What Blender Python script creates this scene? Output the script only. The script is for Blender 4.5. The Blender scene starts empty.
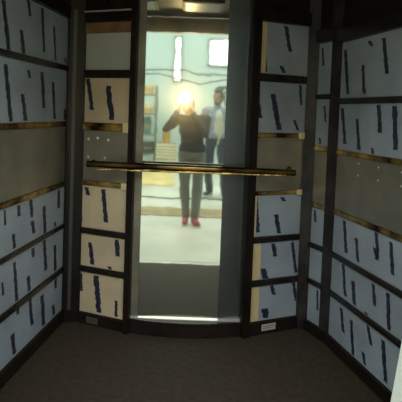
import bpy, bmesh, math, random
from mathutils import Vector, Matrix
random.seed(7)
COL = bpy.context.scene.collection
PI = math.pi

# ------------------------------------------------------------ materials
def mat(name, color, rough=.6, metal=0., noise=0., nscale=8., bump=0., bscale=60., emit=None, estr=0., alpha_coat=0., c2=None):
    m = bpy.data.materials.new(name); m.use_nodes = True
    nt = m.node_tree; b = nt.nodes['Principled BSDF']
    b.inputs['Base Color'].default_value = (*color, 1)
    b.inputs['Roughness'].default_value = rough
    b.inputs['Metallic'].default_value = metal
    b.inputs['Specular IOR Level'].default_value = .2 if name in ('dark_post','wrapped_post','cab_floor','baseboard_dark','shell_dark','cab_ceiling') else .5
    if alpha_coat:
        b.inputs['Coat Weight'].default_value = alpha_coat; b.inputs['Coat Roughness'].default_value = .12
    tc = nt.nodes.new('ShaderNodeTexCoord')
    if noise:
        n = nt.nodes.new('ShaderNodeTexNoise'); n.inputs['Scale'].default_value = nscale; n.inputs['Detail'].default_value = 5
        nt.links.new(tc.outputs['Object'], n.inputs['Vector'])
        r = nt.nodes.new('ShaderNodeValToRGB')
        d = c2 if c2 else tuple(c*(1-noise) for c in color)
        r.color_ramp.elements[0].position = .35; r.color_ramp.elements[1].position = .65
        r.color_ramp.elements[0].color = (*d, 1); r.color_ramp.elements[1].color = (*color, 1)
        nt.links.new(n.outputs['Fac'], r.inputs['Fac']); nt.links.new(r.outputs['Color'], b.inputs['Base Color'])
    if bump:
        n = nt.nodes.new('ShaderNodeTexNoise'); n.inputs['Scale'].default_value = bscale; n.inputs['Detail'].default_value = 3
        nt.links.new(tc.outputs['Object'], n.inputs['Vector'])
        bp = nt.nodes.new('ShaderNodeBump'); bp.inputs['Strength'].default_value = bump; bp.inputs['Distance'].default_value = .01
        nt.links.new(n.outputs['Fac'], bp.inputs['Height']); nt.links.new(bp.outputs['Normal'], b.inputs['Normal'])
    if emit:
        b.inputs['Emission Color'].default_value = (*emit, 1); b.inputs['Emission Strength'].default_value = estr
    return m

M = {}
M['film'] = mat('blue_white_film', (.325,.370,.435), .4, noise=.22, nscale=3, bump=.6, bscale=7)
M['film_cream'] = mat('cream_film', (.62,.50,.34), .4, noise=.18, nscale=3, bump=.6, bscale=7)  # same film, with the warm light on the back-left wall put into its colour
M['film_pale'] = mat('pale_clear_film', (.40,.42,.37), .3, noise=.1, nscale=3, bump=.2, bscale=7)  # pale reflection put into the top back-left panel's colour
M['film_yellow'] = mat('masking_sheet', (.62,.48,.26), .5, noise=.1, nscale=5)  # warm glow beside the mirror, painted as a coloured strip
M['ink'] = mat('navy_ink', (.008,.011,.045), .45, noise=.5, nscale=60, c2=(.035,.035,.06))
M['post'] = mat('dark_post', (.014,.009,.008), .4, .0, noise=.5, nscale=6, bump=.25, bscale=14)
M['post_wrap'] = mat('wrapped_post', (.036,.030,.033), .3, .0, noise=.6, nscale=9, bump=.4, bscale=16)
M['strip'] = mat('dark_strip', (.035,.028,.025), .2, .5, noise=.4, nscale=12, bump=.15, bscale=20)
M['brass'] = mat('brass_strip', (.85,.58,.22), .26, 1., noise=.8, nscale=7, bump=1., bscale=26, c2=(.05,.03,.015))
M['brass_bright'] = mat('bright_brass', (1.,.85,.5), .45, .5, bump=.3, bscale=40)
M['steel'] = mat('brushed_steel_band', (.36,.34,.29), .38, .7, noise=.2, nscale=5, bump=.15, bscale=12)
M['steel_col'] = mat('satin_steel_column', (.30,.32,.32), .25, .9, noise=.15, nscale=4)
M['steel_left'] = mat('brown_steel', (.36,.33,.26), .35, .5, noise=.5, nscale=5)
M['steel_dark'] = mat('dark_steel', (.06,.065,.06), .5, .3, noise=.3, nscale=3)
M['chrome'] = mat('chrome', (.9,.88,.82), .30, .7)
M['shell'] = mat('shell_dark', (.03,.026,.024), .5, noise=.4)
M['baseboard'] = mat('baseboard_dark', (.022,.016,.014), .35, .3, noise=.4, nscale=10)
M['floor'] = mat('cab_floor', (.046,.035,.024), .8, noise=.3, nscale=30, bump=.3, bscale=150)
M['ceil'] = mat('cab_ceiling', (.022,.019,.018), .4, .2, noise=.4, nscale=3)
M['lens'] = mat('light_lens', (.35,.42,.48), .3)
M['header'] = mat('header_bronze', (.95,.48,.12), .5, .0, noise=.4, nscale=5)
M['bronze'] = mat('bronze_band', (.22,.13,.06), .4, noise=.4, nscale=9)  # door header's reflection painted as a brown band
M['sticker'] = mat('sticker', (.40,.40,.36), .5, noise=.15)
M['sticker_green'] = mat('sticker_green', (.07,.08,.05), .5, noise=.2)
M['white_foam'] = mat('white_foam', (.85,.90,.88), .6, noise=.05)
M['rail'] = mat('rail_bronze', (.34,.21,.08), .2, 1., noise=.7, nscale=5, bump=.2, bscale=20, c2=(.07,.045,.02))

def mirror_mat():
    m = bpy.data.materials.new('mirror_hazy_film'); m.use_nodes = True
    nt = m.node_tree; nt.nodes.clear()
    out = nt.nodes.new('ShaderNodeOutputMaterial'); mix = nt.nodes.new('ShaderNodeMixShader')
    a = nt.nodes.new('ShaderNodeBsdfAnisotropic'); b = nt.nodes.new('ShaderNodeBsdfAnisotropic')
    a.inputs['Color'].default_value = (.86,.92,.84,1); a.inputs['Roughness'].default_value = .035
    b.inputs['Color'].default_value = (.90,.90,.80,1); b.inputs['Roughness'].default_value = .20
    mix.inputs[0].default_value = .085
    tc = nt.nodes.new('ShaderNodeTexCoord'); n = nt.nodes.new('ShaderNodeTexNoise'); n.inputs['Scale'].default_value = 6
    bp = nt.nodes.new('ShaderNodeBump'); bp.inputs['Strength'].default_value = .03; bp.inputs['Distance'].default_value = .01
    nt.links.new(tc.outputs['Object'], n.inputs['Vector']); nt.links.new(n.outputs['Fac'], bp.inputs['Height'])
    nt.links.new(bp.outputs['Normal'], a.inputs['Normal']); nt.links.new(bp.outputs['Normal'], b.inputs['Normal'])
    nt.links.new(a.outputs[0], mix.inputs[1]); nt.links.new(b.outputs[0], mix.inputs[2]); nt.links.new(mix.outputs[0], out.inputs[0])
    return m
M['mirror'] = mirror_mat()

# ------------------------------------------------------------ helpers
def link(name, bm, mats, parent=None, smooth=False, mw=None):
    me = bpy.data.meshes.new(name); bm.normal_update(); bm.to_mesh(me); bm.free()
    for m in (mats if isinstance(mats, (list, tuple)) else [mats]): me.materials.append(m)
    if smooth:
        for p in me.polygons: p.use_smooth = True
    o = bpy.data.objects.new(name, me); COL.objects.link(o)
    if mw is not None: o.matrix_world = mw
    if parent: o.parent = parent
    return o

def tag(o, label=None, cat=None, group=None, kind=None):
    if label: o['label'] = label
    if cat: o['category'] = cat
    if group: o['group'] = group
    if kind: o['kind'] = kind
    return o

def empty(name, loc=(0,0,0), rz=0., mw=None):
    o = bpy.data.objects.new(name, None); o.empty_display_size = .1; COL.objects.link(o)
    if mw is not None: o.matrix_world = mw
    else: o.location = loc; o.rotation_euler = (0,0,rz)
    return o

def box(bm, x0, x1, y0, y1, z0, z1, bev=0., mi=0):
    g = bmesh.ops.create_cube(bm, size=1.)
    vs = g['verts']
    for v in vs:
        v.co = Vector(((x0+x1)/2 + v.co.x*(x1-x0), (y0+y1)/2 + v.co.y*(y1-y0), (z0+z1)/2 + v.co.z*(z1-z0)))
    fs = set(f for v in vs for f in v.link_faces)
    for f in fs: f.material_index = mi
    if bev:
        es = list(set(e for v in vs for e in v.link_edges))
        bmesh.ops.bevel(bm, geom=es, offset=bev, segments=2, profile=.5, affect='EDGES')

def tube(bm, pts, r, seg=12, cap=True, mi=0):
    pts = [Vector(p) for p in pts]; rings = []
    for i, p in enumerate(pts):
        d = (pts[min(i+1, len(pts)-1)] - pts[max(i-1, 0)]).normalized()
        up = Vector((0,0,1)) if abs(d.z) < .9 else Vector((1,0,0))
        u = d.cross(up).normalized(); w = u.cross(d)
        rr = r[i] if isinstance(r, (list, tuple)) else r
        rings.append([bm.verts.new(p + rr*(math.cos(2*PI*k/seg)*u + math.sin(2*PI*k/seg)*w)) for k in range(seg)])
    for a, b in zip(rings, rings[1:]):
        for k in range(seg):
            f = bm.faces.new((a[k], a[(k+1) % seg], b[(k+1) % seg], b[k])); f.material_index = mi
    if cap:
        bm.faces.new(rings[0]); bm.faces.new(rings[-1][::-1])

def prism(bm, pts, z0, z1, mi=0):
    lo = [bm.verts.new((x, y, z0)) for x, y in pts]; hi = [bm.verts.new((x, y, z1)) for x, y in pts]
    n = len(pts)
    bm.faces.new(lo[::-1]).material_index = mi; bm.faces.new(hi).material_index = mi
    for i in range(n):
        bm.faces.new((lo[i], lo[(i+1) % n], hi[(i+1) % n], hi[i])).material_index = mi
    bmesh.ops.recalc_face_normals(bm, faces=bm.faces[:])

# ------------------------------------------------------------ cab plan: five wall runs, local x along the run, local -y into the cab
SEG = {'L': ((-1.03,-1.51), (-.79,.19)), 'BL': ((-.79,.19), (-.325,0)), 'BR': ((.43,0), (.86,.19)),
       'CH': ((.86,.19), (.965,-.05)), 'R': ((.965,-.05), (1.256,-1.51))}
def seg_mw(k):
    a, b = SEG[k]; t = Vector((b[0]-a[0], b[1]-a[1])).normalized()
    return Matrix(((t.x, -t.y, 0, a[0]), (t.y, t.x, 0, a[1]), (0,0,1,0), (0,0,0,1)))
def seg_len(k): return math.dist(*SEG[k])

STK = {}
L = [(0.779, 1.97, 0.849, 1.709, 0.039), (1.047, 2.03, 1.075, 1.949, 0.036), (0.973, 1.856, 1.013, 1.723, 0.04), (1.226, 2.024, 1.266, 1.776, 0.034), (1.402, 1.952, 1.446, 1.718, 0.031), (1.644, 2.033, 1.673, 1.873, 0.035), (1.591, 1.777, 1.63, 1.703, 0.034), (0.81, 1.66, 0.883, 1.359, 0.041), (1.064, 1.653, 1.09, 1.611, 0.037), (0.998, 1.518, 1.052, 1.361, 0.047), (1.244, 1.657, 1.283, 1.447, 0.042), (1.406, 1.609, 1.451, 1.367, 0.039), (1.611, 1.445, 1.617, 1.345, 0.035), (1.667, 1.673, 1.676, 1.539, 0.036), (0.976, 0.947, 0.991, 0.857, 0.035), (1.119, 0.962, 1.151, 0.818, 0.039), (1.152, 0.795, 1.182, 0.718, 0.04), (1.313, 0.853, 1.336, 0.682, 0.044), (1.541, 0.917, 1.548, 0.797, 0.042), (0.927, 0.773, 0.954, 0.652, 0.034), (1.487, 0.718, 1.506, 0.661, 0.033), (0.944, 0.617, 0.987, 0.377, 0.034), (1.173, 0.632, 1.175, 0.578, 0.04), (1.324, 0.641, 1.363, 0.443, 0.045), (1.115, 0.486, 1.181, 0.172, 0.039), (1.496, 0.566, 1.528, 0.272, 0.041), (0.819, 0.55, 0.831, 0.478, 0.021), (1.312, 0.304, 1.351, 0.1, 0.045), (1.485, 0.175, 1.524, 0.06, 0.041), (0.987, 0.371, 1.001, 0.31, 0.035), (0.937, 0.226, 0.976, 0.075, 0.04), (0.824, 0.972, 0.839, 0.841, 0.021)]
BL = [(0.154, 1.651, 0.192, 1.445, 0.031), (0.31, 1.606, 0.347, 1.384, 0.038), (0.16, 0.939, 0.178, 0.873, 0.031), (0.293, 0.937, 0.323, 0.706, 0.031), (0.109, 0.777, 0.128, 0.69, 0.032), (0.402, 0.629, 0.421, 0.491, 0.034), (0.203, 0.556, 0.232, 0.382, 0.031), (0.355, 0.415, 0.372, 0.377, 0.03), (0.13, 0.339, 0.142, 0.216, 0.032), (0.257, 0.338, 0.288, 0.091, 0.039), (0.416, 0.195, 0.419, 0.088, 0.023)]
BR = [(0.217, 2.064, 0.267, 1.873, 0.031), (0.038, 1.956, 0.08, 1.729, 0.038), (0.201, 1.776, 0.227, 1.732, 0.031), (0.028, 1.546, 0.064, 1.431, 0.03), (0.148, 1.59, 0.207, 1.356, 0.039), (0.323, 1.425, 0.359, 1.358, 0.024), (0.359, 1.66, 0.375, 1.527, 0.02), (0.041, 0.961, 0.078, 0.683, 0.031), (0.254, 0.908, 0.272, 0.88, 0.032), (0.213, 0.795, 0.243, 0.665, 0.032), (0.199, 0.6, 0.219, 0.511, 0.032), (0.351, 0.61, 0.397, 0.385, 0.025), (0.128, 0.438, 0.156, 0.354, 0.047), (0.197, 0.33, 0.225, 0.251, 0.032), (0.375, 0.331, 0.407, 0.188, 0.025), (0.15, 0.165, 0.169, 0.101, 0.048)]
CH = [(0.15, 1.524, 0.167, 1.42, 0.02), (0.115, 1.313, 0.129, 1.261, 0.02), (0.169, 0.309, 0.178, 0.178, 0.02), (0.102, 1.905, 0.121, 1.786, 0.02), (0.094, 0.896, 0.115, 0.751, 0.021)]
R = [(0.081, 1.867, 0.143, 1.596, 0.036), (0.293, 1.757, 0.319, 1.591, 0.031), (0.342, 1.887, 0.375, 1.855, 0.03), (0.486, 1.884, 0.53, 1.69, 0.036), (0.08, 1.512, 0.137, 1.293, 0.036), (0.259, 1.447, 0.297, 1.269, 0.032), (0.428, 1.291, 0.44, 1.259, 0.029), (0.472, 1.527, 0.496, 1.377, 0.037), (0.614, 1.521, 0.643, 1.297, 0.041), (0.168, 0.858, 0.213, 0.643, 0.034), (0.314, 0.76, 0.348, 0.63, 0.031), (0.368, 0.854, 0.38, 0.834, 0.03), (0.507, 0.853, 0.539, 0.709, 0.032), (0.643, 0.824, 0.675, 0.662, 0.033), (0.184, 0.58, 0.226, 0.386, 0.034), (0.305, 0.505, 0.343, 0.336, 0.037), (0.506, 0.755, 0.53, 0.696, 0.032), (0.504, 0.573, 0.535, 0.447, 0.032), (0.641, 0.572, 0.667, 0.373, 0.033), (0.454, 0.381, 0.517, 0.224, 0.029), (0.188, 0.298, 0.224, 0.165, 0.034), (0.306, 0.273, 0.346, 0.084, 0.032), (0.445, 0.15, 0.471, 0.089, 0.029), (0.622, 0.3, 0.666, 0.099, 0.034)]

STK['L'] = L + [(.05+.13*i, z, .08+.13*i, z-.26, .036) for i, z in ((0,1.9),(1,1.75),(2,1.95),(3,1.6),(4,1.8),(5,1.55),(0,1.5),(1,.9),(2,.75),(3,.95),(4,.5),(5,.8),(1,.45),(2,.3),(3,.55),(4,.25))]
STK['R'] = R + [(.80+.15*i, z, .83+.15*i, z-.24, .036) for i, z in ((0,1.85),(1,1.7),(2,1.9),(3,1.6),(4,1.8),(0,1.45),(1,.8),(2,.7),(3,.55),(4,.8),(0,.4),(1,.5),(2,.25))]
STK['BL'] = BL; STK['BR'] = BR; STK['CH'] = CH

def strokes_into(bm, k, s0, s1, z0, z1, y):
    """printed marks of the film: ragged narrow strokes clipped to this panel"""
    rng = random.Random(hash((round(s0*100), round(z0*100))) & 255)
    for a0, za, a1, zb, w in STK[k]:
        n = max(2, int(abs(za-zb)/.013)); prev = None
        for i in range(n+1):
            t = i/n; z = za + (zb-za)*t; a = a0 + (a1-a0)*t
            if z > z1-.004 or z < z0+.004: prev = None; continue
            l = max(s0+.004, a - w*rng.uniform(.36,.64)); r = min(s1-.004, a + w*rng.uniform(.36,.64))
            if r-l < .004: prev = None; continue
            cur = (bm.verts.new((l, y, z)), bm.verts.new((r, y, z)))
            if prev:
                f = bm.faces.new((prev[0], prev[1], cur[1], cur[0])); f.material_index = 1
                f.normal_update()
                if f.normal.y > 0: f.normal_flip()
            prev = cur

def panel(k, s0, s1, z0, z1, m, label, marks=True, group=None, edge=None):
    bm = bmesh.new(); box(bm, s0, s1, -.012, -.0005, z0, z1, .003)
    if marks: strokes_into(bm, k, s0, s1, z0, z1, -.0128)
    o = link('film_panel', bm, [M[m], M['ink']], mw=seg_mw(k))
    tag(o, label, 'wall panel', 'film-wrapped wall panels')
    if edge:  # adds the warm glow as a thin coloured strip
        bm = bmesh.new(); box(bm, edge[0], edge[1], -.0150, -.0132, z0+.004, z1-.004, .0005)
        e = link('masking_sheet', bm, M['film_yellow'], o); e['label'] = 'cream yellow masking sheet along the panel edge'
    return o

NT = [0]
def trim(k, s0, s1, z0, z1, m, depth=.024, clip=None, name=None):
    bm = bmesh.new(); box(bm, s0, s1, -depth, -.0005, z0, z1, .005)
    NT[0] += 1
    o = link(name or f'trim_{NT[0]}', bm, M[m], mw=seg_mw(k)); tag(o, kind='structure')
    if clip is not None:
        bm = bmesh.new(); box(bm, clip-.022, clip+.022, -depth-.006, -depth, z0-.006, z1+.006, .003)
        link('corner_clip', bm, M['brass_bright'], o)
    return o

def steel(k, s0, s1, z0, z1, label, glints):
    bm = bmesh.new(); box(bm, s0, s1, -.012, -.0005, z0, z1, .003)
    o = link('steel_band', bm, M['steel'], mw=seg_mw(k)); tag(o, label, 'steel panel')
    for s, z in glints:  # raised dots in place of blurred light reflections on the steel
        bm = bmesh.new(); bmesh.ops.create_uvsphere(bm, u_segments=12, v_segments=8, radius=(.010 if k == 'BL' else .006))
        for v in bm.verts: v.co = Vector((s + v.co.x, -.0125 + v.co.y*.5, z + v.co.z))
        link('screw', bm, M['chrome'], o, True)
    return o

ROWS = ['top row', 'row just above the steel', 'row just below the steel', 'second from the floor', 'lowest row']
WP = {'L': 'left side wall', 'BL': 'just left of the mirror', 'BR': 'just right of the mirror', 'CH': 'between the two right posts', 'R': 'right side wall'}
LEV = {  # (z0, z1) of panels top->bottom and of the trims between them
 'L': dict(p=[(1.731,2.04),(1.364,1.696),(.677,.929),(.383,.65),(.085,.348)], d=[(1.696,1.731),(.650,.677),(.348,.383)], g=[(1.331,1.364),(.929,.963)], st=(.963,1.331)),
 'BL': dict(p=[(1.71,1.951),(1.362,1.657),(.653,.939),(.392,.613),(.075,.352)], d=[(1.657,1.71),(.613,.653),(.352,.392)], g=[(1.31,1.362),(.939,.972)], st=(.972,1.31)),
 'BR': dict(p=[(1.719,2.05),(1.336,1.667),(.653,.926),(.364,.612),(.085,.323)], d=[(1.667,1.719),(.612,.653),(.323,.364)], g=[(1.305,1.336),(.926,.952)], st=(.952,1.305)),
 'CH': dict(p=[(1.60,1.936),(1.26,1.567),(.607,.845),(.362,.575),(.075,.328)], d=[(1.567,1.60),(.575,.607),(.328,.362)], g=[(1.225,1.26),(.845,.878)], st=(.878,1.225)),
 'R': dict(p=[(1.570,1.915),(1.253,1.535),(.607,.845),(.362,.575),(.075,.328)], d=[(1.535,1.570),(.575,.607),(.328,.362)], g=[(1.222,1.253),(.845,.878)], st=(.878,1.222)),
}
WN = {'L': 'left side wall', 'BL': 'narrow back wall section left of the mirror', 'BR': 'back wall section right of the mirror',
      'CH': 'thin slanted section between the two right corner posts', 'R': 'right side wall'}
SN = {'L': 'wall_left', 'BL': 'wall_back_left', 'BR': 'wall_back_right', 'CH': 'wall_corner_right', 'R': 'wall_right'}
RANGE = {'L': (0, 1.672), 'BL': (.125, .482), 'BR': (.030, .412), 'CH': (.055, .215), 'R': (.045, 1.485)}
CLIP = {'BL': .455, 'BR': .385}
CEIL = 2.34
random.seed(3)
for k, lv in LEV.items():
    n = seg_len(k); mw = seg_mw(k); s0, s1 = RANGE[k]
    bm = bmesh.new(); box(bm, 0, n, 0, .05, 0, CEIL)
    tag(link(SN[k], bm, M['shell'], mw=mw), kind='structure')
    for i, (z0, z1) in enumerate(lv['p']):
        m = {'BL': 'film_cream'}.get(k, 'film'); marks = True; word = 'blue-white' if m == 'film' else 'cream'
        lab = f'{word} film-wrapped panel, {ROWS[i]}, {WP[k]}'
        if k == 'BL' and i == 0: m = 'film_pale'; marks = False; lab = 'plain pale grey panel without marks, top of the back wall left of the mirror'
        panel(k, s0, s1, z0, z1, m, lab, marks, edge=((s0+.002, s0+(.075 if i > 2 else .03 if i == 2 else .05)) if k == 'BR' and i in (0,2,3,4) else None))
    for z0, z1 in lv['d']: trim(k, s0, s1, z0, z1, 'strip')
    for z0, z1 in lv['g']: trim(k, s0, s1, z0, z1, 'brass', .020, CLIP.get(k))
    z0, z1 = lv['st']
    st = []
    if k == 'BL': st = [(.17,1.25),(.24,1.26),(.32,1.25),(.17,1.13),(.30,1.13)]
    if k == 'R': st = [(s, z) for s in (.3,.5,.7) for z in (1.19,1.12)]

    steel(k, s0, s1, z0, z1, f'plain grey steel panel at handrail height, {WN[k]}', st)
    trim(k, 0 if k != 'BL' else .10, n, 0.001, lv['p'][4][0]-.002, 'baseboard', .028, name='baseboard_'+{'L':'left','R':'right','BL':'back_left','BR':'back_right','CH':'corner'}[k])
    # crown above the top panel
    ztop = lv['p'][0][1]
    if k == 'BL':  # reflected header and ceiling copied as coloured bands
        trim(k, s0, s1, 1.953, 2.022, 'bronze', .016); trim(k, s0, s1, 2.024, 2.085, 'strip', .03)  # 'bronze' is the painted header reflection, not a real bronze trim
        trim(k, s0, s1, 2.087, 2.096, 'sticker', .034); trim(k, s0, s1, 2.096, CEIL-.002, 'strip', .02)
    else:
        trim(k, 0 if k!='BR' else s0, n, ztop+.002, ztop+.09, 'strip', .032); trim(k, s0, s1, ztop+.092, CEIL-.002, 'ceil', .012)

# vertical posts
def post(name_n, plan, m, z1=CEIL-.003, extra=None):
    bm = bmesh.new(); prism(bm, plan, .001, z1)
    es = [e for e in bm.edges if abs(e.verts[0].co.z-e.verts[1].co.z) > 1]
    bmesh.ops.bevel(bm, geom=es, offset=.006, segments=2, affect='EDGES')
    NT[0] += 1
    return tag(link(f'trim_{NT[0]}', bm, m), kind='structure')
def quad(cx, cy, ang, w, d):
    c, s = math.cos(ang), math.sin(ang)
    return [(cx + u*c - v*s, cy + u*s + v*c) for u, v in ((-w/2,-d/2), (w/2,-d/2), (w/2,d/2), (-w/2,d/2))]
aBL = math.atan2(-.19, .43)
post(0, [(-.803,.115), (-.775,.10), (-.70,.118), (-.664,.130), (-.68,.175), (-.79,.185)], M['post'])
bm = bmesh.new(); box(bm, -.012, .012, -.004, .004, .09, 2.1, .002)
o = link('trim_70', bm, M['steel_dark'], mw=Matrix.Translation((-.737,.096,0)) @ Matrix.Rotation(.2, 4, 'Z')); tag(o, kind='structure')
post(0, quad(-.334, -.020, -.25, .040, .05), M['post'])                    # left of the mirror
post(0, quad(.440, -.020, .35, .056, .05), M['post'])                     # right of the mirror
post(0, quad(.865, .150, -.35, .105, .05), M['post_wrap'])                  # right rear corner
post(0, quad(.966, -.040, -1.15, .105, .05), M['post_wrap'])                 # start of the right wall

# mirror: flat centre, a fold and a narrow angled facet at each side
FOLD = .265; T9 = math.tan(math.radians(9))
def my(x): return max(0., abs(x)-FOLD)*T9
bm = bmesh.new()
xs = [-.262,-.2,-.1,0,.1,.2,.262]
f_ = [bm.verts.new((x, my(x), .10)) for x in xs]; g_ = [bm.verts.new((x, my(x), 2.30)) for x in xs]
h_ = [bm.verts.new((x, my(x)+.006, .10)) for x in xs]; i_ = [bm.verts.new((x, my(x)+.006, 2.30)) for x in xs]
for i in range(len(xs)-1):
    bm.faces.new((f_[i], f_[i+1], g_[i+1], g_[i])); bm.faces.new((h_[i+1], h_[i], i_[i], i_[i+1]))
    bm.faces.new((f_[i+1], f_[i], h_[i], h_[i+1])); bm.faces.new((g_[i], g_[i+1], i_[i+1], i_[i]))
bm.faces.new((f_[0], g_[0], i_[0], h_[0])); bm.faces.new((g_[-1], f_[-1], h_[-1], i_[-1]))
mir = link('mirror', bm, M['mirror'])
tag(mir, 'tall mirror panel in the middle of the back wall reflecting two people', 'mirror')
bm = bmesh.new()
prism(bm, [(.264,.0), (.420,.0+my(.420)), (.420,.012+my(.420)), (.264,.012)], .10, 2.30)
colm = link('steel_column_facing', bm, M['steel_col']); tag(colm, 'grey satin steel strip standing beside the right edge of the mirror', 'steel column')
bm = bmesh.new(); box(bm, -.345, .445, .052, .09, 0, CEIL)
tag(link('wall_back', bm, M['shell']), kind='structure')
bm = bmesh.new()
prism(bm, [(-.318, my(.318)), (-.264, 0), (-.264,.012), (-.318,.012+my(.318))], .10, 2.30)
tag(link('steel_column_facing', bm, M['steel_left']), 'narrow brownish steel strip standing beside the left edge of the mirror', 'steel column')
# bowed bottom and top trims under / over the mirror
def bowed(name, z0, z1, front, m, x0=-.335, x1=.435, bow=.06):
    bm = bmesh.new(); n = 16
    pts = [(x0+(x1-x0)*i/n, front - bow*(1-((2*i/n)-1)**2)) for i in range(n+1)] + [(x1,.05), (x0,.05)]
    prism(bm, pts, z0, z1); return tag(link(name, bm, m), kind='structure')
bowed('baseboard_back', .001, .095, -.012, M['baseboard'])
bowed('trim_71', .096, .101, -.010, M['chrome'], bow=.012)
bm = bmesh.new(); box(bm, -.33, .43, -.01, .05, 2.302, CEIL-.002, .003); tag(link('trim_72', bm, M['strip']), kind='structure')

# stickers on the baseboards
for k, s0, s1, z, m, lab in (('BR', .125, .235, .045, 'sticker', 'small pale grey label plate on the right rear baseboard'),
                             ('BL', .20, .29, .035, 'sticker_green', 'small dull green label on the left rear baseboard')):
    bm = bmesh.new(); box(bm, s0, s1, -.0315, -.0285, z-.022, z+.022, .001)
    box(bm, s0+.01, s1-.01, -.0322, -.0316, z+.006, z+.009, 0, 1); box(bm, s0+.01, s1-.03, -.0322, -.0316, z-.006, z-.003, 0, 1)
    tag(link('label_plate', bm, [M[m], M['steel_dark']], mw=seg_mw(k)), lab, 'label plate')

# handrail
hr = empty('handrail', (.055,-.075,1.105)); tag(hr, 'long horizontal bronze handrail across the mirror', 'handrail')
bm = bmesh.new(); tube(bm, [(-.665,0,0),(-.66,0,0),(.655,0,-.012),(.66,0,-.012)], [.012,.021,.021,.012], 18); link('bar', bm, M['rail'], hr, True)
bm = bmesh.new(); box(bm, -.60, .60, -.020, .006, -.036, -.026, .002); link('lower_strip', bm, M['brass'], hr)
for x, y1 in ((-.645,.158), (-.33,.05), (.34,.05), (.645,.158)):
    bm = bmesh.new(); tube(bm, [(x,.0,-.005), (x, y1-.02,-.005)], .008, 10)
    tube(bm, [(x, y1-.022,-.005), (x, y1-.012,-.005)], .018, 14)
    link('bracket', bm, M['rail'], hr, True)

# cab floor, ceiling, front returns and header
plan = [(-1.03,-1.51), (-.79,.19), (-.325,.0), (-.325,.05), (.43,.05), (.43,.0), (.86,.19), (.965,-.05), (1.256,-1.51)]
bm = bmesh.new(); prism(bm, plan, -.05, 0); tag(link('floor', bm, M['floor']), kind='structure')
bm = bmesh.new(); prism(bm, plan, CEIL, CEIL+.05); tag(link('ceiling', bm, M['ceil']), kind='structure')
JL, JR = -.75, .79
for nm, x0, x1 in (('wall_front_left', -1.09, JL), ('wall_front_right', JR, 1.32)):
    bm = bmesh.new(); box(bm, x0, x1, -1.57, -1.512, 0, CEIL, .004); tag(link(nm, bm, M['steel_col']), kind='structure')
bm = bmesh.new(); box(bm, JL, JR, -1.57, -1.512, 2.20, CEIL, .004); tag(link('wall_front', bm, M['header']), kind='structure')
bm = bmesh.new(); box(bm, JL, JR, -1.60, -1.512, -.05, .004, .002)
for i in range(3): box(bm, JL, JR, -1.59+.022*i, -1.582+.022*i, .004, .007)
tag(link('trim_73', bm, M['chrome']), kind='structure')
# ceiling light panels (off)
for i, (x, y) in enumerate(((-.42,-.95), (.12,-.95), (.66,-.95), (-.36,-.4), (.12,-.4), (.58,-.4))):
    bm = bmesh.new(); box(bm, x-.17, x+.17, y-.19, y+.19, CEIL-.02, CEIL-.001, .004)
    o = link('ceiling_light', bm, M['steel_dark']); lab = 'square unlit ceiling light in the %s row, %s' % ('front' if y < -.6 else 'rear', ('left','middle','right')[i % 3])
    tag(o, lab, 'ceiling light', 'square ceiling lights')
    bm = bmesh.new(); box(bm, x-.14, x+.14, y-.16, y+.16, CEIL-.024, CEIL-.0202, .001); link('diffuser', bm, M['lens'], o)

# white foam guard on the right door jamb
bm = bmesh.new()
v = [(.752,-1.60), (.785,-1.60), (.785,-1.505), (.752,-1.505)]
prism(bm, [(.0,0), (.10,0), (.10,.11), (.0,.11)], 0, .93)
for vv in bm.verts:
    vv.co.x -= .127*(.93-vv.co.z)
bmesh.ops.bevel(bm, geom=[e for e in bm.edges], offset=.006, segments=2, affect='EDGES')
g = link('foam_guard', bm, M['white_foam'], mw=Matrix.Translation((.777,-1.69,0)))
tag(g, 'white foam edge guard standing at the right door jamb', 'edge guard')

exec_parts = True
# ------------------------------------------------------------ hall seen in the mirror
M['hall_floor'] = mat('hall_floor', (.66,.64,.52), .4, noise=.25, nscale=1.2, bump=.1, bscale=8)
M['hall_wall'] = mat('hall_wall', (.58,.70,.64), .8, noise=.12, nscale=.5)
M['yellow_board'] = mat('plywood', (.80,.60,.24), .5, noise=.3, nscale=3)
M['tan_board'] = mat('cardboard', (.36,.26,.11), .7, noise=.4, nscale=5)
M['pane'] = mat('bright_window_glass', (.9,.95,.95), .2, emit=(.93,1.,.97), estr=1.6)
M['dark'] = mat('dark_rubber', (.03,.035,.04), .6)
M['crate'] = mat('crate_wood', (.75,.72,.50), .6, noise=.2)
M['bucket'] = mat('orange_bucket', (.55,.33,.08), .4, noise=.3)
M['green'] = mat('green_cloth', (.10,.20,.16), .8, noise=.5)
M['yellow_box'] = mat('yellow_carton', (.62,.44,.16), .6, noise=.3)
M['galv'] = mat('galvanised', (.20,.21,.18), .4, .6, noise=.3)
bm = bmesh.new(); box(bm, -6, 6, -10.3, -1.605, -.06, 0); tag(link('floor_hall', bm, M['hall_floor']), kind='structure')
bm = bmesh.new(); box(bm, -6, 6, -10.4, -10.3, 0, 5); tag(link('wall_hall', bm, M['hall_wall']), kind='structure')
for sx, nm in ((-1,'wall_hall_left'), (1,'wall_hall_right')):
    bm = bmesh.new(); box(bm, *sorted((sx*6, sx*6.1)), -10.4, -1.6, 0, 5); tag(link(nm, bm, M['hall_wall']), kind='structure')
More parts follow.
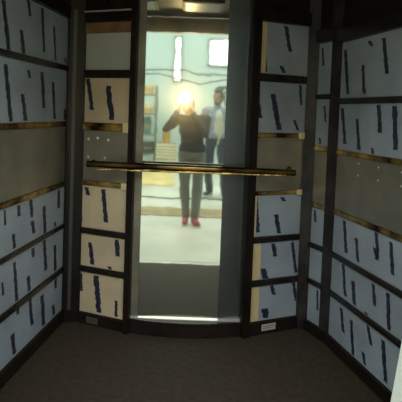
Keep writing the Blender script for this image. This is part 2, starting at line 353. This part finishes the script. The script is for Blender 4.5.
for i, (x0, x1, z0, z1) in enumerate(((-.30,-.16,2.3,3.45), (.62,1.15,2.75,3.4), (-2.6,-1.9,2.4,3.4), (2.2,2.9,2.4,3.4))):
    bm = bmesh.new()
    for a in ((x0-.05,x0,z0-.05,z1+.05), (x1,x1+.05,z0-.05,z1+.05), (x0,x1,z0-.05,z0), (x0,x1,z1,z1+.05)): box(bm, a[0], a[1], -10.3, -10.25, a[2], a[3])
    w = link(f'window_{i+1}', bm, M['galv']); tag(w, kind='structure')
    bm = bmesh.new(); box(bm, x0, x1, -10.295, -10.28, z0, z1); link('pane', bm, M['pane'], w)

# things lying or standing in the hall
bm = bmesh.new(); prism(bm, [(-1.7,-8.6), (-.25,-8.9), (-.12,-6.6), (-1.3,-6.2)], .001, .02); tag(link('plywood_sheet', bm, M['yellow_board']), 'yellow plywood sheet lying on the hall floor', 'board')
bm = bmesh.new(); prism(bm, [(-1.2,-4.35), (.9,-4.2), (.9,-3.62), (-1.2,-3.75)], .001, .012); tag(link('cardboard_strip', bm, M['tan_board']), 'long tan cardboard strip on the floor behind the photographer', 'cardboard')
bm = bmesh.new(); tube(bm, [(-1.3+.2*i, -5.1+.06*math.sin(i*1.3), .012) for i in range(14)], .012, 8); tag(link('cable', bm, M['dark'], smooth=True), 'thin black cable lying across the hall floor', 'cable')
for i, (z, sag) in enumerate(((2.35,.05), (2.2,.09))):
    bm = bmesh.new(); tube(bm, [(-3+.3*j, -8, z + sag*math.sin(j*.9+i) + .02*math.sin(j*2.7) + (.06*((j-10)/10)**2)) for j in range(21)], .016, 8)
    o = link('hanging_cable', bm, M['dark'], smooth=True); tag(o, ('upper' if i == 0 else 'lower') + ' dark cable strung across the hall above the heads', 'cable')
# slatted crate on legs with bucket
c = empty('slatted_crate', (-.42,-9.5,0)); tag(c, 'cream slatted wooden crate behind the photographer', 'crate')
bm = bmesh.new(); box(bm, -.24, .24, -.2, .2, .0, .66, .005); link('body', bm, M['tan_board'], c)
for i in range(8):
    bm = bmesh.new(); box(bm, -.26, .26, .2, .225, .03+.08*i, .082+.08*i, .004); link('slat', bm, M['crate'], c)
bm = bmesh.new(); tube(bm, [(0,0,0),(0,0,.02),(0,0,.36),(0,0,.40)], [.085,.09,.11,.112], 24)
o = link('bucket', bm, M['bucket'], smooth=True, mw=Matrix.Translation((-.44,-9.45,.661))); tag(o, 'orange brown bucket standing on the slatted crate', 'bucket')
bm = bmesh.new(); tube(bm, [(.112*math.cos(t*PI/10), 0, .38+.08*math.sin(t*PI/10)) for t in range(11)], .006, 8); link('bucket_handle', bm, M['galv'], o, True)
# shelf rack with boxes
r = empty('storage_rack', (-.98,-9.5,0)); tag(r, 'tall galvanised rack with shelves at the left of the reflection', 'rack')
for x in (-.25,.25):
    for y in (-.18,.18):
        bm = bmesh.new(); box(bm, x-.02, x+.02, y-.02, y+.02, 0, 2.1, .003); link('upright', bm, M['galv'], r)
for z in (.35,.85,1.35,1.85):
    bm = bmesh.new(); box(bm, -.27, .27, -.2, .2, z, z+.03, .003); link('shelf', bm, M['galv'], r)
for i, (x, z, w, h, m, lab) in enumerate(((-.02,1.88,.40,.22,'yellow_box','yellow carton on the top shelf of the rack'), (0,1.38,.36,.16,'yellow_box','lower yellow carton on the third shelf of the rack'),
        (.02,1.54,.30,.12,'crate','cream carton stacked on the yellow carton of the third shelf'), (-.05,.88,.34,.42,'green','dark green bundle on the second shelf of the rack'), (0,.38,.42,.3,'dark','black case on the lowest shelf of the rack'))):
    bm = bmesh.new(); box(bm, -w/2, w/2, -.15, .15, 0, h, .012); box(bm, -w/2+.02, w/2-.02, .15, .153, h*.45, h*.55, 0, 1)
    o = link('carton' if i < 3 else 'bundle' if i == 3 else 'case', bm, [M[m], M['tan_board']], mw=Matrix.Translation((-.98+x,-9.5,z+.001))); tag(o, lab, 'box' if i != 3 else 'bundle')
# hoist arm with hose
h = empty('hoist_arm', (1.1,-8.3,0)); tag(h, 'dark curved hoist arm on a post behind the second man', 'hoist')
bm = bmesh.new(); tube(bm, [(.35,0,0), (.35,0,1.9), (.34,0,2.0), (.28,0,2.05)], .035, 12); link('post', bm, M['galv'], h, True)
bm = bmesh.new(); tube(bm, [(.28,0,2.05), (.1,0,2.02), (-.1,0,2.06), (-.3,0,2.02), (-.42,0,1.98)], [.05,.05,.04,.05,.03], 12); link('arm', bm, M['dark'], h, True)
bm = bmesh.new(); tube(bm, [(-.1,.02,2.04), (-.17,.02,1.95), (-.2,.02,1.8), (-.16,.02,1.65), (-.08,.02,1.58)], .022, 10); link('hose', bm, M['dark'], h, True)

# ------------------------------------------------------------ people
M['skin'] = mat('skin', (.42,.25,.17), .55, noise=.12, nscale=20)
M['hair'] = mat('hair_black', (.015,.012,.011), .5, noise=.4, nscale=90, bump=.5, bscale=200)
M['jacket'] = mat('navy_jacket', (.014,.020,.034), .8, noise=.3, nscale=14, bump=.4, bscale=25)
M['trouser'] = mat('grey_trousers', (.20,.20,.16), .8, noise=.2, nscale=12, bump=.4, bscale=22)
M['shoe_red'] = mat('red_shoes', (.45,.02,.05), .5, noise=.2)
M['sole'] = mat('white_sole', (.8,.78,.72), .6)
M['shirt'] = mat('light_blue_shirt', (.30,.37,.43), .8, noise=.35, nscale=16, bump=.4, bscale=22)
M['vest'] = mat('cream_shirt', (.66,.62,.50), .8, noise=.15)
M['jeans'] = mat('blue_jeans', (.03,.045,.085), .8, noise=.4, nscale=10, bump=.3, bscale=30)
M['eye'] = mat('eye_white', (.7,.7,.68), .3)
M['lip'] = mat('lips', (.30,.12,.10), .5)
M['phone'] = mat('phone_black', (.015,.015,.017), .2)
M['flash'] = mat('phone_flash', (1,1,1), .5, emit=(1.,.72,.30), estr=1.)

def capsule(bm, p, q, r0, r1, seg=14):
    p, q = Vector(p), Vector(q); d = q-p; L = max(d.length, 1e-5); d = d/L
    up = Vector((0,0,1)) if abs(d.z) < .9 else Vector((0,1,0))
    u = d.cross(up).normalized(); w = u.cross(d)
    prof = [(-r0*math.cos(a), r0*math.sin(a)) for a in (0.001,.5,1.,PI/2)] + [(L + r1*math.sin(a), r1*math.cos(a)) for a in (0.,.55,1.07,PI/2-.001)]
    rings = [[bm.verts.new(p + d*t + rr*(math.cos(2*PI*k/seg)*u + math.sin(2*PI*k/seg)*w)) for k in range(seg)] for t, rr in prof]
    for a, b in zip(rings, rings[1:]):
        for k in range(seg): bm.faces.new((a[k], a[(k+1) % seg], b[(k+1) % seg], b[k]))
    bm.faces.new(rings[0][::-1]); bm.faces.new(rings[-1])
def ell(bm, c, r, rot=None, seg=20):
    g = bmesh.ops.create_uvsphere(bm, u_segments=seg, v_segments=seg//2+2, radius=1.)
    for v in g['verts']:
        co = Vector((v.co.x*r[0], v.co.y*r[1], v.co.z*r[2]))
        if rot: co = rot @ co
        v.co = Vector(c) + co
def fused(name, bm, m, parent, voxel, smooth=2, post=None):
    """union of overlapping volumes -> one continuous skin (voxel remesh), then smoothed"""
    bmesh.ops.recalc_face_normals(bm, faces=bm.faces[:])
    me = bpy.data.meshes.new('tmp'); bm.to_mesh(me); bm.free()
    t = bpy.data.objects.new('tmp', me); COL.objects.link(t)
    r = t.modifiers.new('r', 'REMESH'); r.mode = 'VOXEL'; r.voxel_size = voxel
    s = t.modifiers.new('s', 'SMOOTH'); s.iterations = smooth; s.factor = .5
    dg = bpy.context.evaluated_depsgraph_get(); dg.update()
    nm = bpy.data.meshes.new_from_object(t.evaluated_get(dg)); bpy.data.objects.remove(t); bpy.data.meshes.remove(me)
    nm.name = name; nm.materials.clear(); nm.materials.append(m)
    if post:
        for v in nm.vertices: v.co = post(v.co)
    for p in nm.polygons: p.use_smooth = True
    o = bpy.data.objects.new(name, nm); COL.objects.link(o); o.parent = parent
    return o

def hand(bm, wrist, d, side, curl=.9, nrm=None):
    """palm, four unequal bent fingers, thumb leaving the side of the palm"""
    d = Vector(d).normalized(); n = Vector(nrm).normalized(); n = (n - n.dot(d)*d).normalized(); s = d.cross(n)*side
    W = Vector(wrist)
    for i in range(4):
        off = (i-1.5)*.019
        capsule(bm, W + s*off*.6, W + d*.085 + s*off, .017, .0125, 10)
    for i, L in enumerate((.068,.078,.072,.056)):
        off = (i-1.5)*.0205; p = W + d*.085 + s*off; dd = d.copy()
        for j, fr in enumerate((.46,.30,.24)):
            ang = curl*(.45+.35*j)
            dd = (d*math.cos(ang) + n*math.sin(ang)).normalized()
            q = p + dd*L*fr; capsule(bm, p, q, .0088-.0008*j, .008-.0008*j, 8); p = q
    p = W + d*.028 - s*.028
    q = p + (d*.6 - s*.62 + n*.35).normalized()*.042; capsule(bm, p, q, .0125, .0105, 8)
    r = q + (d*.85 - s*.15 + n*.55).normalized()*.032; capsule(bm, q, r, .0102, .0085, 8)

def person(name, label, loc, rz, H, J, cloth, hair_beard=False, lean=0.):
    """J: joints in metres for a figure facing +y, standing at the origin"""
    root = empty('person', loc, rz); tag(root, label, 'person')
    k = H/1.75
    def V(p): return Vector(p)*k
    hd = V(J['head']); tilt = Matrix.Rotation(J.get('nod', 0.), 3, 'X') @ Matrix.Rotation(J.get('turn', 0.), 3, 'Z')
    def hp(x, y, z): return hd + tilt @ (Vector((x, y, z))*k)
    b = bmesh.new()
    # head
    ell(b, hp(0,-.008,.035), (.074*k,.092*k,.092*k)); ell(b, hp(0,.022,-.035), (.056*k,.066*k,.072*k)); ell(b, hp(0,.052,-.078), (.027*k,.026*k,.024*k))
    capsule(b, hp(0,.088,.012), hp(0,.108,-.022), .008*k, .0135*k, 10)                       # nose
    for sx in (-1, 1):
        ell(b, hp(sx*.012,.098,-.026), (.008*k,.009*k,.007*k), seg=8)
        ell(b, hp(sx*.074,-.002,-.008), (.010*k,.019*k,.032*k), seg=10)                            # ears
        ell(b, hp(sx*.03,.078,.020), (.022*k,.010*k,.008*k), seg=10)                              # brows
        ell(b, hp(sx*.042,.060,-.03), (.02*k,.02*k,.02*k), seg=10)                                # cheeks
    ell(b, hp(0,.084,-.052), (.024*k,.010*k,.010*k), seg=10)
    nk = V(J['neck'])
    capsule(b, nk, hp(0,-.012,-.045), .060*k, .054*k)
    # torso
    pel, ch = V(J['pelvis']), V(J['chest'])
    ell(b, pel, (.160*k,.112*k,.12*k)); ell(b, (pel+ch)/2, (.138*k,.100*k,.20*k)); ell(b, ch, (.168*k,.112*k,.18*k))
    for s in ('l', 'r'):
        sh, el, wr = V(J['sh_'+s]), V(J['el_'+s]), V(J['wr_'+s]); hi, kn, an = V(J['hip_'+s]), V(J['kn_'+s]), V(J['an_'+s])
        capsule(b, ch + Vector((0,0,.09*k)), sh, .075*k, .056*k); capsule(b, sh, el, .050*k, .040*k); capsule(b, el, wr, .039*k, .026*k)
        hand(b, wr, V(J['hd_'+s]), (1 if s == 'l' else -1), J.get('curl', .6), J['hn_'+s])
        capsule(b, hi, kn, .083*k, .054*k); capsule(b, kn, an, .055*k, .036*k)
        t = an + Vector(J['ft_'+s])*k; capsule(b, Vector((an.x, an.y, .045*k)), Vector((t.x, t.y, .035*k)), .038*k, .030*k); capsule(b, an, Vector((an.x, an.y, .045*k)), .036*k, .04*k)
    fused('body', b, M['skin'], root, .0065, 2)
    # eyes, lips
    for sx in (-1, 1):
        e = bmesh.new(); ell(e, hp(sx*.030,.080,.004), (.012*k,.009*k,.0065*k), seg=10); eo = link('eye', e, M['eye'], root, True)
        e = bmesh.new(); ell(e, hp(sx*.030,.0885,.004), (.0055*k,.003*k,.0055*k), seg=8); link('iris', e, M['hair'], eo, True)
    e = bmesh.new(); ell(e, hp(0,.0945,-.052), (.021*k,.004*k,.006*k), seg=10); link('mouth', e, M['lip'], root, True)
    # hair
    e = bmesh.new()
    ell(e, hp(0,-.026,.055), (.082*k,.092*k,.088*k)); ell(e, hp(0,.03,.112), (.062*k,.058*k,.030*k)); ell(e, hp(0,-.06,.0), (.068*k,.052*k,.07*k))
    for sx in (-1, 1): ell(e, hp(sx*.07,.012,.03), (.014*k,.025*k,.035*k), seg=10)
    fused('hair', e, M['hair'], root, .007, 2)
    if hair_beard:
        e = bmesh.new(); ell(e, hp(0,.055,-.085), (.034*k,.030*k,.026*k)); 
        for sx in (-1, 1): capsule(e, hp(sx*.03,.05,-.08), hp(sx*.062,.01,-.04), .016*k, .012*k, 8)
        fused('beard', e, M['hair'], root, .006, 2)
    # upper garment: over the torso and the sleeves to the wrist, hem below the waist
    e = bmesh.new(); sl = cloth.get('sleeve', 1.)
    ell(e, (pel+ch)/2, (.160*k,.122*k,.22*k)); ell(e, ch, (.190*k,.132*k,.19*k)); ell(e, pel + Vector((0,0,.04*k)), (.182*k,.135*k,.13*k))
    capsule(e, nk + Vector((0,0,-.05*k)), nk + Vector((0,0,.005)), .085*k, .068*k)
    for s in ('l', 'r'):
        sh, el, wr = V(J['sh_'+s]), V(J['el_'+s]), V(J['wr_'+s])
        capsule(e, ch + Vector((0,0,.10*k)), sh, .090*k, .074*k); capsule(e, sh, el, .067*k, .056*k)
        if sl > .6: capsule(e, el, el + (wr-el)*.9, .055*k, .040*k)
        else: capsule(e, el, el + (wr-el)*.12, .055*k, .052*k)
    fused(cloth['top_name'], e, M[cloth['top']], root, .010, 3)
    if cloth.get('front'):
        e = bmesh.new(); ell(e, (pel+ch)/2 + Vector((cloth['fx']*k,.055*k,.02)), (.085*k,.095*k,.30*k)); ell(e, ch + Vector((cloth['fx']*k,.055*k,0)), (.075*k,.095*k,.16*k))
        fused('undershirt', e, M[cloth['front']], root, .010, 2)
    e = bmesh.new(); ell(e, pel + Vector((0,0,-.01)), (.172*k,.125*k,.115*k))
    for s in ('l', 'r'):
        hi, kn, an = V(J['hip_'+s]), V(J['kn_'+s]), V(J['an_'+s])
        capsule(e, hi, kn, .098*k, .072*k); capsule(e, kn, an + Vector((0,0,.015*k)), .071*k, .058*k)
    fused('trousers', e, M[cloth['legs']], root, .010, 3)
    for s in ('l', 'r'):
        an = V(J['an_'+s]); t = an + Vector(J['ft_'+s])*k
        e = bmesh.new(); capsule(e, Vector((an.x, an.y, .06*k)), Vector((t.x, t.y, .046*k)), .050*k, .040*k); capsule(e, Vector((an.x, an.y, .06*k)), Vector((an.x, an.y, .10*k)), .050*k, .046*k)
        so = fused('shoe', e, M[cloth['shoe']], root, .008, 2, post=lambda c: Vector((c.x, c.y, max(c.z, .012))))
        d = Vector((t.x-an.x, t.y-an.y, 0)).normalized(); w = Vector((-d.y, d.x, 0)); e = bmesh.new()
        pts = []
        for i in range(20):
            a = 2*PI*i/20; c = Vector(((an.x+t.x)/2, (an.y+t.y)/2, 0)) + d*math.cos(a)*((t-an).length/2+.052)*1. + w*math.sin(a)*.047; pts.append((c.x, c.y))
        prism(e, pts, .0005, .022); link('sole', e, M['sole'], so)
    return root

P1 = dict(head=(-.075,.02,1.575), neck=(-.02,-.005,1.46), nod=-.05, pelvis=(0,0,.97), chest=(0,-.01,1.27),
  sh_l=(-.185,-.01,1.405), el_l=(-.36,.06,1.27), wr_l=(-.21,.075,1.52), hd_l=(.35,.25,.9), hn_l=(1,.0,-.3),
  sh_r=(.185,-.01,1.405), el_r=(.17,.14,1.20), wr_r=(-.015,.075,1.50), hd_r=(-.25,.25,.9), hn_r=(-1,.0,.2),
  hip_l=(-.095,0,.92), kn_l=(-.085,.09,.50), an_l=(-.06,.17,.09), ft_l=(-.01,.16,0),
  hip_r=(.095,0,.92), kn_r=(.085,.10,.50), an_r=(.065,.22,.09), ft_r=(.03,.16,0), curl=.75)
person('photographer', 'person in a dark navy jacket, grey trousers and red shoes holding up a phone', (.115,-3.405,0), 0, 1.70, P1,
       dict(top='jacket', top_name='jacket', legs='trouser', shoe='shoe_red'))
P2 = dict(head=(0,.02,1.615), neck=(0,-.01,1.47), nod=-.10, turn=.25, pelvis=(0,0,.97), chest=(0,-.01,1.27),
  sh_l=(-.19,-.01,1.405), el_l=(-.27,-.01,1.13), wr_l=(-.22,.13,.92), hd_l=(.15,.35,-.9), hn_l=(1,.2,0),
  sh_r=(.19,-.01,1.405), el_r=(.26,-.02,1.13), wr_r=(.25,.05,.87), hd_r=(0,.1,-1), hn_r=(-1,.2,0),
  hip_l=(-.095,0,.92), kn_l=(-.12,.06,.50), an_l=(-.10,-.03,.09), ft_l=(-.05,.16,0),
  hip_r=(.095,0,.92), kn_r=(.11,.02,.50), an_r=(.14,-.06,.09), ft_r=(.05,.16,0), curl=.5)
person('bystander', 'bearded person in an open light blue shirt and jeans, hands at the sides', (.575,-5.45,0), .25, 1.86, P2,
       dict(top='shirt', top_name='shirt', legs='jeans', shoe='dark', sleeve=.5, front='vest', fx=.035), True)

# phone held just behind the camera's place, its lens towards the mirror
ph = empty('mobile_phone', (.0,-3.236,1.60)); tag(ph, 'black phone with its flash lit, held up by the person in the navy jacket', 'phone')
bm = bmesh.new(); box(bm, -.037, .037, -.005, .003, -.125, .03, .003); link('casing', bm, M['phone'], ph)
bm = bmesh.new(); tube(bm, [(-.015,.003,.012), (-.015,.0045,.012)], .006, 16); link('camera_lens', bm, M['dark'], ph)
bm = bmesh.new(); tube(bm, [(-.003,.003,.018), (-.003,.0052,.018)], .006, 16); link('flash', bm, M['flash'], ph)
M['flash'].node_tree.nodes['Principled BSDF'].inputs['Emission Strength'].default_value = 22000

# ------------------------------------------------------------ lights
def area(name, loc, rot, sx, sy, e, col):
    l = bpy.data.lights.new(name, 'AREA'); l.shape = 'RECTANGLE'; l.size = sx; l.size_y = sy; l.energy = e; l.color = col
    o = bpy.data.objects.new(name, l); o.location = loc; o.rotation_euler = rot; COL.objects.link(o); return o
area('hall_light', (0,-6.2,4.9), (0,0,0), 8, 6, 560, (.93,1.,.95))
area('hall_light', (0,-3.0,3.6), (math.radians(35),0,0), 4, 1.5, 50, (.85,.95,1.))
w = bpy.data.worlds.new('World'); bpy.context.scene.world = w; w.use_nodes = True
w.node_tree.nodes['Background'].inputs[0].default_value = (.72,.88,.92,1); w.node_tree.nodes['Background'].inputs[1].default_value = .3

# ------------------------------------------------------------ camera
cam = bpy.data.cameras.new('Camera'); co = bpy.data.objects.new('Camera', cam); COL.objects.link(co)
p, rl = math.radians(2.7), math.radians(2.0)
fw = Vector((0, math.cos(p), -math.sin(p))); r0 = Vector((1,0,0)); u0 = r0.cross(fw)
rr = math.cos(rl)*r0 + math.sin(rl)*u0; uu = math.cos(rl)*u0 - math.sin(rl)*r0
co.matrix_world = Matrix(((rr.x, uu.x, -fw.x, 0), (rr.y, uu.y, -fw.y, -3.22), (rr.z, uu.z, -fw.z, 1.45), (0,0,0,1)))
cam.sensor_width = 36; cam.lens = 36*500/402; cam.shift_x = (201-184)/402; cam.shift_y = -(201-136)/402
cam.clip_start = .02
sc = bpy.context.scene; sc.camera = co
sc.view_settings.view_transform = 'Standard'; sc.view_settings.look = 'None'; sc.view_settings.exposure = 0
sc.cycles.max_bounces = 10; sc.cycles.glossy_bounces = 6; sc.cycles.use_denoising = True
